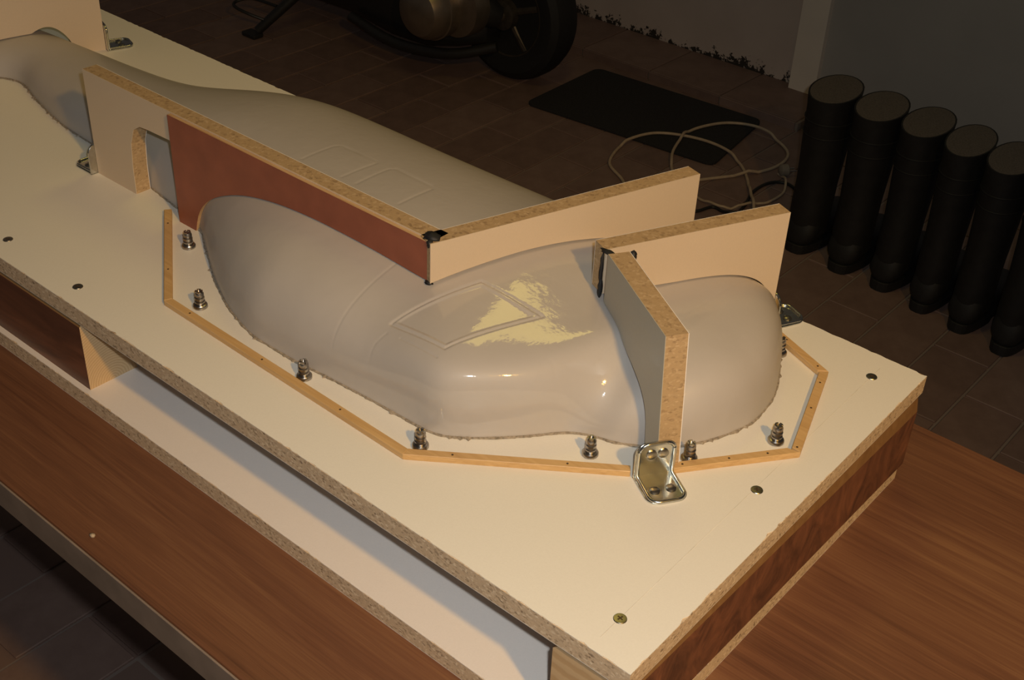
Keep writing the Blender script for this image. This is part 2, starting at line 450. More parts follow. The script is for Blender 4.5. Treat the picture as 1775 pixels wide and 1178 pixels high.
# ---- fuselage half: height field from cross sections (s along board, w across) ----
S0 = .0860
def pchip(xs, ys):
    xs = np.array(xs, float); ys = np.array(ys, float)
    h = np.diff(xs); d = np.diff(ys)/h
    m = np.zeros_like(ys)
    for i in range(1, len(xs)-1):
        if d[i-1]*d[i] > 0:
            a = 2*h[i]+h[i-1]; b = h[i]+2*h[i-1]
            m[i] = (a+b)/(a/d[i-1]+b/d[i])
    m[0] = d[0]; m[-1] = d[-1]
    def f(x):
        x = np.clip(np.asarray(x, float), xs[0], xs[-1])
        i = np.clip(np.searchsorted(xs, x)-1, 0, len(xs)-2)
        t = (x-xs[i])/h[i]
        return ((1+2*t)*(1-t)**2*ys[i]+t*(1-t)**2*h[i]*m[i]+t*t*(3-2*t)*ys[i+1]+t*t*(t-1)*h[i]*m[i+1])
    return f
def qs(s): return np.sqrt(np.maximum(np.asarray(s, float)-S0, 0))
QG = np.linspace(0, 1.17, 2400)
def tab(pairs, sig=.014):
    """table over s, interpolated, then smoothed so that the shell has no knuckles"""
    y = pchip([qs(a) for a, b in pairs], [b for a, b in pairs])(QG)
    k = int(3*sig/(QG[1]-QG[0])); x = np.arange(-k, k+1)*(QG[1]-QG[0]); g = np.exp(-.5*(x/sig)**2); g /= g.sum()
    yp = np.r_[2*y[0]-y[k:0:-1], y, 2*y[-1]-y[-2:-k-2:-1]]
    ys = np.convolve(yp, g, 'valid'); ys[0] = y[0]
    return lambda q: np.interp(q, QG, ys)
_w0 = tab([(.086,.292),(.0885,.275),(.0946,.2552),(.118,.214),(.140,.196),(.1557,.187),(.172,.182),(.188,.173),(.2158,.139),(.2495,.105),(.262,.0965),(.276,.0925),(.301,.0913),(.34,.0897),(.394,.0862),(.4285,.0832),(.474,.0824),(.524,.0932),(.579,.1168),(.638,.1506),(.656,.1612),(.668,.1690),(.70,.178),(.734,.1825),(.80,.192),(.915,.2059),(.9656,.209),(1.071,.2298),(1.125,.244),(1.150,.236),(1.19,.20),(1.25,.17),(1.45,.16)], .005)
_w1 = tab([(.086,.292),(.0885,.318),(.0912,.332),(.10,.354),(.11,.3735),(.13,.403),(.155,.426),(.19,.432),(.30,.432),(.45,.432),(.60,.432),(.70,.43),(.76,.422),(.80,.408),(.84,.385),(.88,.365),(.93,.356),(1.0,.352),(1.12,.346),(1.2,.342),(1.45,.33)], .006)
_H = tab([(.086,.004),(.0875,.022),(.091,.036),(.098,.048),(.11,.058),(.13,.065),(.155,.0690),(.19,.0718),(.22,.0725),(.25,.0765),(.28,.0835),(.31,.0876),(.35,.089),(.48,.0895),(.60,.0885),(.68,.086),(.74,.080),(.80,.069),(.86,.058),(.95,.047),(1.05,.040),(1.17,.035),(1.25,.034),(1.45,.034)], .016)
_wc = tab([(.086,.292),(.12,.30),(.16,.31),(.20,.31),(.25,.275),(.30,.262),(.35,.255),(.5,.25),(.62,.262),(.75,.29),(.85,.282),(1.0,.281),(1.12,.296),(1.45,.26)], .03)
_pn = tab([(.086,2.3),(.12,2.6),(.15,2.2),(.175,2.0),(.195,3.0),(.22,6.5),(.26,8.5),(.30,6.0),(.36,3.6),(.48,3.0),(.55,2.4),(.64,2.0),(.8,2.3),(1.45,2.2)], .016)
_pf = tab([(.086,2.4),(.15,3.2),(.20,3.0),(.30,2.1),(.7,2.0),(1.45,2.0)], .03)
_k = tab([(.086,0),(.17,.0),(.2,.05),(.26,.12),(.30,.18),(.34,.22),(.40,.09),(.48,.04),(.56,0),(1.45,0)], .02)
def sect(s):
    q = qs(s)
    return _w0(q), _w1(q), _wc(q), _H(q), _pn(q), _pf(q)
def body_z(s, w):
    w0, w1, wc, H, pn, pf = sect(s)
    w = np.asarray(w, float)
    near = w < wc
    half = np.where(near, wc-w0, w1-wc)+1e-6
    p = np.where(near, pn, pf)
    t = np.abs(w-wc)/half
    z = H*np.power(np.maximum(1-np.power(np.minimum(t, 1), p), 0), 1/p)
    z = z*np.where(near, 1-_k(qs(s))*np.power(np.minimum(t, 1), 1.5), 1)
    return np.where((t >= 1) | (np.asarray(s) < S0), 0., z)
# ------------------------------------------------------------------ fuselage mould
GROOVES = [  # (polyline in (s, w), half width, depth, closed)
    ([(.3405,.1165),(.2795,.1165),(.2480,.2020),(.3120,.1960),(.3405,.1165)], .0011, .0011),
    ([(.385,.083),(.3852,.172)], .0007, .0005),
    ([(.3225,.1092),(.279,.107)], .0007, .0005),
    ([(.212,.1701),(.2047,.1675),(.1974,.1632)], .0012, .0002),
    ([(.343,.088),(.343,.100),(.338,.109)], .0008, .0004),
    ([(.5845,.236),(.5835,.278),(.579,.2842),(.530,.2846),(.5265,.281),(.5275,.236)], .0013, .0004),
    ([(.5075,.236),(.509,.280),(.505,.2866),(.456,.2850),(.4505,.281),(.4505,.236)], .0013, .0004),
    ([(.190,.20),(.190,.30)], .0008, .0002),
    ([(.165,.24),(.165,.40)], .0008, .0002),
]
def seg_dist(s, w, pl):
    d = np.full(s.shape, 9.)
    for (a0, b0), (a1, b1) in zip(pl[:-1], pl[1:]):
        ds, dw = a1-a0, b1-b0; L = ds*ds+dw*dw
        t = np.clip(((s-a0)*ds+(w-b0)*dw)/L, 0, 1)
        d = np.minimum(d, np.hypot(s-a0-t*ds, w-b0-t*dw))
    return d
def make_body():
    nq, nc = 760, 190
    q = np.concatenate([np.linspace(0, .30, 150)[:-1], np.linspace(.30, .72, 420)[:-1], np.linspace(.72, float(qs(1.42)), nq-568)])
    s = S0+q*q
    w0, w1, wc, H, pn, pf = sect(s)
    SSr = s[:, None]
    def side(p_, n1, n2):
        # t runs from the foot (1) to the crest (0): dense at the steep foot and even over the top
        a = np.power(np.cos(np.linspace(0, math.pi/2, n1))[None, :], 2/p_[:, None])
        u_ = np.repeat(np.linspace(0, 1, n2+2)[None, 1:-1], len(s), 0)
        return -np.sort(-np.concatenate([a, u_], 1), 1)
    tn_, tf_ = side(pn, 90, 110), side(pf, 50, 60)[:, ::-1][:, 1:]
    nc = tn_.shape[1]+tf_.shape[1]
    SS = np.repeat(SSr, nc, 1)
    near = (np.arange(nc) < tn_.shape[1])[None, :]
    p = np.where(near, pn[:, None], pf[:, None])
    half = np.where(near, (wc-w0)[:, None], (w1-wc)[:, None])
    TT = np.concatenate([tn_, tf_], 1)
    WW = wc[:, None]+np.where(near, -1, 1)*half*TT
    ZZ = H[:, None]*np.power(np.maximum(1-np.power(TT, p), 0), 1/p)
    tt = np.abs(WW-wc[:, None])/(half+1e-6)
    ZZ = ZZ*np.where(near, 1-_k(q)[:, None]*np.power(np.minimum(tt, 1), 1.5), 1)
    for pl, hw, dep in GROOVES:
        d = seg_dist(SS, WW, pl)
        ZZ = ZZ-np.where(ZZ > .004, dep*np.exp(-(d/hw)**2), 0)
    # cabin window: sunken pane
    wp = [(.3365,.1200),(.2815,.1200),(.2530,.1965),(.3080,.1920)]
    ins = np.full(SS.shape, 9.)
    for (a0, b0), (a1, b1) in zip(wp, wp[1:]+wp[:1]):
        L = math.hypot(a1-a0, b1-b0)
        ins = np.minimum(ins, ((a1-a0)*(WW-b0)-(b1-b0)*(SS-a0))/L*-1)
    ZZ = ZZ-.0010*np.clip(ins/.0022+.5, 0, 1)
    ZZ = np.maximum(ZZ, 0)
    n = len(s)
    V = np.stack([-SS, WW, ZZ+ZT], -1).reshape(-1, 3)
    i = np.arange(n-1)[:, None]; j = np.arange(nc-1)[None, :]
    a = (i*nc+j).ravel(); F = np.stack([a, a+1, a+nc+1, a+nc], -1)
    capf = [tuple(range((n-1)*nc, n*nc))]
    o0 = W(.5, .26, 0)
    root = empty('fuselage_mould', o0); tag(root, 'glossy grey half fuselage mould lying on the cream board', 'mould')
    me = bpy.data.meshes.new('shell')
    me.from_pydata([tuple(v) for v in (V-np.array(o0))], [], [tuple(f) for f in F.tolist()]+capf)
    me.materials.append(M_BODY)
    for pl in me.polygons: pl.use_smooth = True
    me.update()
    ob = bpy.data.objects.new('shell', me); COL.objects.link(ob); ob.parent = root
    bm = bmesh.new(); bm.from_mesh(me); bmesh.ops.remove_doubles(bm, verts=bm.verts, dist=1e-6); bmesh.ops.recalc_face_normals(bm, faces=bm.faces)
    up = sum(f.normal.z for f in bm.faces)
    if up < 0: bmesh.ops.reverse_faces(bm, faces=bm.faces)
    bm.to_mesh(me); bm.free()
    # ragged putty line around the foot
    ss = np.concatenate([S0+np.linspace(0, float(qs(1.40)), 700)**2])
    def seam(near):
        pts = []
        for x in ss:
            a = sect(x); pts.append((x, float(a[0] if near else a[1])))
        return pts
    out = seam(True)[::-1]+seam(False)[1:]
    # resample at 2.2 mm
    P = np.array(out); L = np.r_[0, np.cumsum(np.hypot(*np.diff(P, axis=0).T))]
    l = np.arange(0, L[-1], .0022); Q = np.stack([np.interp(l, L, P[:, 0]), np.interp(l, L, P[:, 1])], 1)
    tn = np.gradient(Q, axis=0); tn /= np.linalg.norm(tn, axis=1)[:, None]+1e-9
    nr = np.stack([tn[:, 1], -tn[:, 0]], 1)
    cen = np.array([.5, .27])
    # make sure normals point outwards: near side has w decreasing
    sign = 1 if nr[len(Q)//6, 1] < 0 else -1
    nr *= sign
    wob = np.convolve(rng.rand(len(Q)), np.ones(3)/3, 'same')
    spike = np.where(rng.rand(len(Q)) < .10, rng.rand(len(Q))*.0028, 0)
    e = .0004+wob*.0020+spike
    b = MB(); vs = []; fs = []
    for k in range(len(Q)):
        i0 = Q[k]-nr[k]*.002; i1 = Q[k]+nr[k]*e[k]
        vs += [W(i0[0], i0[1], .0022), W(i1[0], i1[1], .0012), W(i1[0], i1[1], .00005)]
    for k in range(len(Q)-1):
        for c in (0, 1): fs.append((3*k+c, 3*k+c+1, 3*k+c+4, 3*k+c+3))
    b.add(vs, fs).build('putty_seam', M_RAG, root, o0)
    return root
body = make_body()

# ------------------------------------------------------------------ parting panels standing over the mould
HT = .1207
def contour(p0, d, L, n, nrm, thick, clear=.0012, step=.003):
    """lower edge of a panel (distance along d, height) following the mould under its whole thickness"""
    k = max(2, int(L/step)); out = []
    for i in range(k+1):
        x = L*i/k
        zz = 0.
        for q in (0, .5, 1):
            s_ = p0[0]+d[0]*x+nrm[0]*thick*q; w_ = p0[1]+d[1]*x+nrm[1]*thick*q
            zz = max(zz, float(body_z(s_, w_)))
        out.append((x, zz+clear if zz > .0005 else 0.))
    return out
def panel(name, label, p0, p1, nrm_sign, face_m, back_m, edge_m, thick=.018, top=HT, low=None, toe=0.):
    """p0->p1 in (s, w): foot of the visible face; the thickness goes to nrm_sign*normal"""
    d = Vector((p1[0]-p0[0], p1[1]-p0[1])); L = d.length; d /= L
    n = Vector((-d.y, d.x))*nrm_sign
    lo = low if low is not None else contour(p0, d, L, None, n, thick)
    lo2 = [lo[0]]
    for a, b in zip(lo[:-1], lo[1:]):
        lo2.append(b)
    poly = list(lo2)+([(L+toe, 0)] if toe else [])+[(L, top), (0, top)]
    o0 = W(p0[0]+d.x*L/2, p0[1]+d.y*L/2, min(z for x, z in lo))
    U = Vector((-d.x, d.y, 0)); Nn = Vector((-n.x, n.y, 0))
    r = empty(name, o0); tag(r, label, 'panel')
    org = W(p0[0], p0[1], 0)
    MB().prism(poly, org, U, (0,0,1), Nn, .0006, thick-.0006).build('core', edge_m, r, o0)
    MB().prism(poly, org, U, (0,0,1), Nn, 0, .0006).build('front_facing', face_m, r, o0)
    MB().prism(poly, org, U, (0,0,1), Nn, thick-.0006, thick).build('back_facing', back_m, r, o0)
    return r, o0, org, U, Nn, L
# long panel along the fuselage (white part with a slot, brown plywood in front)
C_S1, C_S0 = .8500, .3430
def low_C():
    pts = contour((C_S1, .1700), Vector((-1, 0)), C_S1-C_S0, None, Vector((0, 1)), .018)
    out = [(0, 0), (C_S1-.7805, 0)]
    out += [(C_S1-.7805, .030), (C_S1-.7775, .060), (C_S1-.770, .078), (C_S1-.758, .0855), (C_S1-.745, .0868), (C_S1-.700, .0880)]
    for x, z in pts:
        if C_S1-x < .690: out.append((x, max(z, 0) if z > 0 else .0880))
    return out
def clean(lo):
    res = []
    for x, z in lo:
        if not res or x > res[-1][0]+1e-6 or abs(z-res[-1][1]) > 1e-6: res.append((x, z))
    return res
lowc = clean(low_C())
lowc = [(x, (max(z, .060) if (C_S1-x) < .70 and z < .060 and (C_S1-x) > .56 else z)) for x, z in lowc]
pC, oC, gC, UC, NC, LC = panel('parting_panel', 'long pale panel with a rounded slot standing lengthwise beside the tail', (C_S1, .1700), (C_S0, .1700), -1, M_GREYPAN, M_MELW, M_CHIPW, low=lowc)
# brown plywood sheet in front of it
bs1, bs0, bw = .7000, .3435, .1655
lob = contour((bs1, bw), Vector((-1, 0)), bs1-bs0, None, Vector((0, 1)), .0043, .0016)
polyb = [(x, z) for x, z in lob]+[(bs1-bs0, HT-.0012), (0, HT-.0012)]
ob_ = W((bs1+bs0)/2, bw, 0)
ply = empty('plywood_sheet', ob_); tag(ply, 'red-brown plywood sheet arched over the mould, fixed to the long panel', 'plywood')
gb = W(bs1, bw, 0)
MB().prism(polyb, gb, (1,0,0), (0,0,1), (0,1,0), .0004, .0043).build('core', M_PLY, ply, ob_)
MB().prism(polyb, gb, (1,0,0), (0,0,1), (0,1,0), 0, .0004).build('brown_facing', M_BROWN, ply, ob_)
# cross panel A, cross panel B, near wing E, tail panel P
A0, A1 = (.3409, .1637), (.2533, .4347)
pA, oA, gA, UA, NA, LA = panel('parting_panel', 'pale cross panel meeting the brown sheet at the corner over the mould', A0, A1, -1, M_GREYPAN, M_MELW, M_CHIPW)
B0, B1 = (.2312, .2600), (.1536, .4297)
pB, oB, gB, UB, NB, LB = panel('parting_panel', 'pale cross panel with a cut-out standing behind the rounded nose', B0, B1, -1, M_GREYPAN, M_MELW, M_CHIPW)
E0, E1 = (.2255, .2560), (.1205, .1890)
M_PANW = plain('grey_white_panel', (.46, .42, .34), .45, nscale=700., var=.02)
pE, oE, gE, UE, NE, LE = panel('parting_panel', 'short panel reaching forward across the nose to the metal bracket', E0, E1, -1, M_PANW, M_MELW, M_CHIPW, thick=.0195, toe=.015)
dP = Vector((A1[0]-A0[0], A1[1]-A0[1])).normalized()
P1 = Vector((1.1437, .3813)); P0 = P1-dP*.30
def low_P():
    lo = contour((P0.x, P0.y), dP, .30, None, Vector((-dP.y, dP.x))*-1, .018)
    out = []
    for x, z in lo:
        w_ = P0.y+dP.y*x
        if .295 < w_ < .346: z = z+.010*math.sin(math.pi*(w_-.295)/.051)
        out.append((x, z))
    return out
pP, oP, gP, UP, NP, LP = panel('parting_panel', 'tall pale panel with an arched foot astride the tail boom', tuple(P0), tuple(P1), -1, M_GREYPAN, M_MELW, M_CHIPW, top=.17, low=low_P())
# black putty in the panel corners
def blob(parent, o0, c, sx, sy, sz, name='black_putty', n=14):
    b = MB(); rings = []
    for i in range(7):
        t = -1+2*i/6; rr = math.sqrt(max(0, 1-t*t))+.05
        rings.append([Vector(c)+Vector((sx*rr*math.cos(2*math.pi*k/n)*random.uniform(.65, 1.25), sy*rr*math.sin(2*math.pi*k/n)*random.uniform(.65, 1.25), sz*t*random.uniform(.85, 1.1))) for k in range(n)])
    return b.loft(rings).build(name, M_PUTTY, parent, o0, smooth=True, angle=80)
blob(pA, oA, W(.3475, .1725, HT+.001), .007, .006, .004)
blob(pA, oA, W(.3440, .1665, HT-.002), .003, .003, .004)
blob(pA, oA, W(.3440, .1650, .0815), .004, .0025, .002)
blob(pB, oB, W(.2290, .2605, HT-.001), .007, .003, .0015)
blob(pB, oB, W(.2335, .2600, .100), .0016, .0024, .018)
blob(pB, oB, W(.2325, .2590, .083), .0020, .0022, .010)
blob(pB, oB, W(.2140, .2760, HT-.006), .003, .004, .006)
# ------------------------------------------------------------------ frame of pine strips around the mould
SW, SH = .0078, .0058
def strip(label, a, b, trim_a=0., trim_b=0., nails=2):
    """a, b: outer foot corners in (s, w); the strip lies to the inner (mould) side"""
    A_, B_ = Vector(a), Vector(b); d = (B_-A_); L = d.length; d /= L
    n = Vector((-d.y, d.x))
    cen = Vector((.35, .27))
    if n.dot(cen-A_) < 0: n = -n
    o0 = W(*(A_+d*L/2), 0)
    r = empty('frame_strip', o0); tag(r, label, 'strip', 'pine strips framing the mould')
    U = Vector((-d.x, d.y, 0)); Nn = Vector((-n.x, n.y, 0))
    poly = [(0, 0), (L, 0), (L-trim_b, SW), (trim_a, SW)]
    st_ = MB().prism(poly, W(*A_), U, Nn, (0,0,1), 0, SH).build('strip', M_PINE, r, o0, bevel=.0004, seg=1)
    for k in range(nails):
        x = L*(k+.35)/nails+random.uniform(-.01, .01); c = W(*A_)+U*x+Nn*(SW*.5)
        MB().lathe([(.0009, SH-.001), (.0010, SH+.00015), (.0004, SH+.0002)], 8, c).build('nail_head', M_NAIL, st_, o0)
    return r
V0, V1, V2, V3a, V3b, V4, V5, V6 = (.7235, .1640), (.5812, .0585), (.2640, .0530), (.1195, .1615), (.0965, .1885), (.0330, .2767), (.0725, .3945), (.1560, .4290)
strip('pine strip beside the tail end of the brown plywood sheet', V0, V1, 0, .002, 2)
strip('longest pine strip, parallel to the front edge of the cream board', V1, V2, .003, .002, 3)
strip('pine strip slanting from the long strip to the metal bracket', V2, V3a, .003, 0, 2)
strip('pine strip between the metal bracket and the right-hand corner', V3b, V4, 0, .008, 3)
strip('pine strip in front of the rounded nose, at the right', V4, V5, .004, .004, 3)
strip('pine strip running behind the nose to the cross panel', V5, V6, .006, 0, 2)

# ------------------------------------------------------------------ steel inserts (grooved studs)
def make_stud():
    r = empty('steel_stud', (0, 0, 0))
    fl = MB().lathe([(.0060, 0), (.0069, .0006), (.0069, .0030), (.0062, .0040), (.0045, .0046)], 28).build('flange', M_STEEL, r, smooth=True)
    pr = [(.0040, .0040), (.0048, .0052), (.0048, .0072), (.0037, .0078), (.0037, .0086), (.0046, .0092), (.0046, .0112), (.0036, .0118), (.0036, .0124), (.0043, .0130), (.0043, .0150), (.0036, .0166)]
    rb_ = MB().lathe(pr, 28).build('ribbed_body', M_STEEL, r, smooth=True)
    b = MB()
    for k in range(4):
        a0 = math.pi/2*k+.22; a1 = math.pi/2*(k+1)-.22; m = 6; ring = []
        for (rr, z) in ((.0036, .0160), (.0036, .0180), (.0020, .0180), (.0020, .0160)):
            ring.append([Vector((rr*math.cos(a0+(a1-a0)*i/m), rr*math.sin(a0+(a1-a0)*i/m), z)) for i in range(m+1)])
        vs = [p for rg in ring for p in rg]; fs = []
        for q_ in range(4):
            for i in range(m):
                fs.append((q_*(m+1)+i, q_*(m+1)+i+1, ((q_+1) % 4)*(m+1)+i+1, ((q_+1) % 4)*(m+1)+i))
        fs += [(0, m+1, 2*(m+1), 3*(m+1)), (m, 2*m+1, 3*m+2, 4*m+3)]
        b.add(vs, fs)
    b.build('slotted_crown', M_STEEL, rb_)
    return r
stud0 = make_stud()
STUDS = [((.6515, .1400), 'steel stud standing closest to the brown plywood sheet'),
    ((.5555, .0800), 'steel stud inside the left corner of the pine frame'),
    ((.4030, .0725), 'steel stud halfway along the longest pine strip'),
    ((.2650, .0740), 'steel stud at the corner where the long strip meets the slanting strip'),
    ((.1595, .1615), 'steel stud just left of the metal bracket'),
    ((.0975, .2120), 'steel stud just right of the metal bracket'),
    ((.0580, .2810), 'steel stud in the right-hand corner in front of the nose'),
    ((.1225, .3945), 'steel stud half hidden behind the rounded nose')]
for k, ((s_, w_), lab) in enumerate(STUDS):
    o = stud0 if k == 0 else copy_tree(stud0)
    o.location = W(s_, w_, 0); o.rotation_euler.z = random.uniform(0, 6)
    tag(o, lab, 'stud', 'steel studs round the mould')

# ------------------------------------------------------------------ countersunk screws in the board
def make_screw():
    r = empty('wood_screw', (0, 0, 0))
    hd_ = MB().lathe([(.0049, -.0005), (.0050, .0003), (.0046, .0008), (.0030, .0009)], 20).build('head', M_SCREW, r, smooth=True)
    MB().box(-.0024, .0024, -.0005, .0005, .0006, .00100).box(-.0005, .0005, -.0024, .0024, .0006, .00099).build('cross_slot', M_NAIL, hd_)
    return r
scr0 = make_screw()
for k, ((s_, w_), lab) in enumerate([((.7895, .0241), 'screw head nearest the left edge of the photo'), ((.6652, .0217), 'screw head above the sawn end of the dark beam'),
        ((.0435, .4221), 'screw head at the far right corner of the cream board'), ((.0372, .2182), 'screw head right of the metal bracket'),
        ((.0348, .0352), 'screw head at the near corner of the cream board')]):
    o = scr0 if k == 0 else copy_tree(scr0)
    o.location = W(s_, w_, 0); o.rotation_euler.z = random.uniform(0, 3)
    tag(o, lab, 'screw', 'screws in the cream board')

# ------------------------------------------------------------------ pressed metal angle brackets
def rr_poly(w, l, r0, n=7):
    """tongue: straight at x=0, rounded corners at x=l; half width w"""
    p = [(0, -w)]
    for i in range(n+1):
        a = -math.pi/2+math.pi/2*i/n; p.append((l-r0+r0*math.cos(a), -w+r0+r0*math.sin(a)))
    for i in range(n+1):
        a = math.pi/2*i/n; p.append((l-r0+r0*math.cos(a), w-r0+r0*math.sin(a)))
    p.append((0, w))
    return p
def make_bracket():
    """local: x = foot direction, foot on z=0, upright leg in plane x=0"""
    r = empty('angle_bracket', (0, 0, 0))
    hw, LF, LU, t_ = .0175, .036, .034, .0018
    pf = rr_poly(hw, LF, .010); pu = rr_poly(hw, LU, .010)
    fp_ = MB().prism(pf, (0,0,0), (1,0,0), (0,1,0), (0,0,1), .0, t_).build('foot_plate', M_ZINC, r, bevel=.0004, seg=1)
    up_ = MB().prism(pu, (0,0,0), (0,0,1), (0,1,0), (1,0,0), .0, t_).build('upright_plate', M_ZINC, r, bevel=.0004, seg=1)
    q = .0028
    pts = [Vector((t_+.001+x, y, t_+.0004)) for x, y in rr_poly(hw-q, LF-q-.001, .008) if x > 0]
    pup = [Vector((t_+.0004, y, t_+.001+x)) for x, y in rr_poly(hw-q, LU-q-.001, .008) if x > 0]
    path = pts+[Vector((.0045, hw-q, t_+.001)), Vector((t_+.001, hw-q, .0045))]+pup[::-1]+[Vector((t_+.001, -hw+q, .0045)), Vector((.0045, -hw+q, t_+.001))]
    path.append(path[0])
    MB().tube(smooth_path(path, 3), .0016, 8).build('pressed_rim', M_ZINC, r, smooth=True, angle=80)
    for y in (-.0068, .0068):
        MB().lathe([(.0040, t_), (.0042, t_+.0008), (.0026, t_+.0018), (.0008, t_+.0018)], 16, (.021, y, 0)).build('screw_head', M_SCREW, fp_, smooth=True)
    b = MB().lathe([(.0044, t_), (.0044, t_+.0009), (.0026, t_+.0018), (.0008, t_+.0018)], 16, (0, -.004, .022), axis='X'); b.build('screw_head', M_SCREW, up_, smooth=True)
    b = MB().lathe([(.0044, t_), (.0044, t_+.0009), (.0026, t_+.0018), (.0008, t_+.0018)], 16, (0, .006, .022), axis='X'); b.build('screw_head', M_SCREW, up_, smooth=True)
    return r
br0 = make_bracket()
eE = Vector((E1[0]-E0[0], E1[1]-E0[1])).normalized()
def mid_end(p1, dd, n_, th_): return (p1[0]+n_[0]*th_/2+dd[0]*.0004, p1[1]+n_[1]*th_/2+dd[1]*.0004)
nE = (eE.y, -eE.x)
BR = [(((E1[0]+eE.x*.0152, E1[1]+eE.y*.0152), (eE.x, eE.y), (nE[0]*1, nE[1]*1), .0195), 'zinc angle bracket at the front, holding the short panel'),
      (((C_S1, .1700), (1, 0), (0, 1), .018), 'zinc angle bracket at the left end of the long slotted panel'),
      ((B1, ((Vector((B1[0]-B0[0], B1[1]-B0[1])).normalized()).x, (Vector((B1[0]-B0[0], B1[1]-B0[1])).normalized()).y), (.9, .4), .018), 'zinc angle bracket peeping out behind the nose at the right'),
      ((tuple(P1), (dP.x, dP.y), (.95, .3), .018), 'zinc angle bracket beside the tall tail panel at the top left')]
for k, ((p1, dd, n_, th_), lab) in enumerate(BR):
    o = br0 if k == 0 else copy_tree(br0)
    c = mid_end(p1, dd, n_, th_) if k else (.1085, .1770)
    o.location = W(c[0], c[1], 0); o.rotation_euler.z = math.atan2(dd[1], -dd[0])
    tag(o, lab, 'bracket', 'zinc angle brackets')

# ------------------------------------------------------------------ doormat
mp = [(-1.880, 2.172), (-1.893, 2.535), (-1.320, 2.575), (-1.262, 2.225)]
def rounded(poly, r=.03, n=6):
    out = []
    for i in range(len(poly)):
        p = Vector(poly[i]); a = (Vector(poly[i-1])-p).normalized(); b = (Vector(poly[(i+1) % len(poly)])-p).normalized()
        p0 = p+a*r; p2 = p+b*r
        for k in range(n+1):
            t = k/n; q = p0*(1-t)**2+p*2*t*(1-t)+p2*t*t; out.append((q.x, q.y))
    return out
o0 = Vector((-1.58, 2.38, 0))
tag(MB().prism(rounded(mp), (0,0,0), (1,0,0), (0,1,0), (0,0,1), .0008, .009).build('doormat', M_MAT, None, o0, bevel=.002), 'black rectangular doormat lying on the floor near the wall', 'mat')

# ------------------------------------------------------------------ cables
LAID = []      # (point, radius) of cables already lying there: the next one climbs over them
def mat_top(p): return .0095 if (-1.895 < p.x < -1.255 and 2.165 < p.y < 2.58) else .0005
def cable(name, label, pts, r, mat, cat='cable'):
    path = smooth_path([Vector((x, y, 0)) for x, y in pts], 8)
    need = []
    for p in path:
        z = mat_top(p)+r
        for q, rq in LAID:
            if (p.xy-q.xy).length < r+rq+.002: z = max(z, q.z+rq+r+.0006)
        need.append(z)
    for i, p in enumerate(path):
        p.z = max(need[k]-.35*max(0, (path[k].xy-p.xy).length-.006) for k in range(max(0, i-14), min(len(path), i+15)))
    LAID.extend((p.copy(), r) for p in path)
    o0 = path[0].copy(); o0.z = 0
    return tag(MB().tube(path, r, 10).build(name, mat, None, o0, smooth=True, angle=80), label, cat)
cable('black_cable', 'black cable arching towards the nearest boot', [(-1.06,2.006),(-1.08,2.099),(-1.103,2.173),(-1.101,2.245),(-1.068,2.279),(-1.01,2.257),(-.965,2.235)], .0042, M_BCABLE)
cable('black_cable', 'short black cable low behind the cross panel', [(-1.20,1.96),(-1.152,1.977),(-1.132,2.028),(-1.083,2.021),(-1.047,2.04),(-1.02,2.0)], .0042, M_BCABLE)
cable('power_cable', 'short beige cable curving to the grey plug', [(-1.26,2.07),(-1.21,2.05),(-1.12,2.031),(-1.083,2.068),(-1.064,2.122),(-1.046,2.154),(-1.046,2.23),(-1.082,2.296),(-1.112,2.314)], .0034, M_CABLE)
cable('power_cable', 'beige cable making the left-hand loop over the doormat edge', [(-1.33,1.93),(-1.388,1.985),(-1.464,2.032),(-1.501,2.104),(-1.511,2.173),(-1.486,2.26),(-1.418,2.309),(-1.328,2.327),(-1.241,2.304),(-1.172,2.247),(-1.093,2.144),(-1.047,2.083),(-1.01,2.02)], .0042, M_CABLE)
cable('power_cable', 'beige cable making the right-hand loop beside the boots', [(-1.24,2.02),(-1.289,2.085),(-1.343,2.146),(-1.387,2.221),(-1.42,2.336),(-1.402,2.426),(-1.363,2.483),(-1.296,2.511),(-1.216,2.488),(-1.154,2.436),(-1.137,2.356),(-1.161,2.267),(-1.24,2.131),(-1.263,2.074),(-1.27,2.02)], .0042, M_CABLE)
pl_ = empty('mains_plug', (-1.098, 2.318, 0), .9); tag(pl_, 'grey mains plug on the floor at the end of the thin beige cable', 'plug')
MB().lathe([(.010, -.014), (.016, -.010), (.017, .008), (.012, .012)], 18, (0, 0, .018), axis='X').build('plug_body', M_PLUG, pl_, smooth=True)
for y in (-.008, .008):
    MB().lathe([(.0024, 0), (.0024, .019), (.0012, .020)], 10, (.012, y, .018), axis='X').build('pin', M_STEEL, pl_, smooth=True)

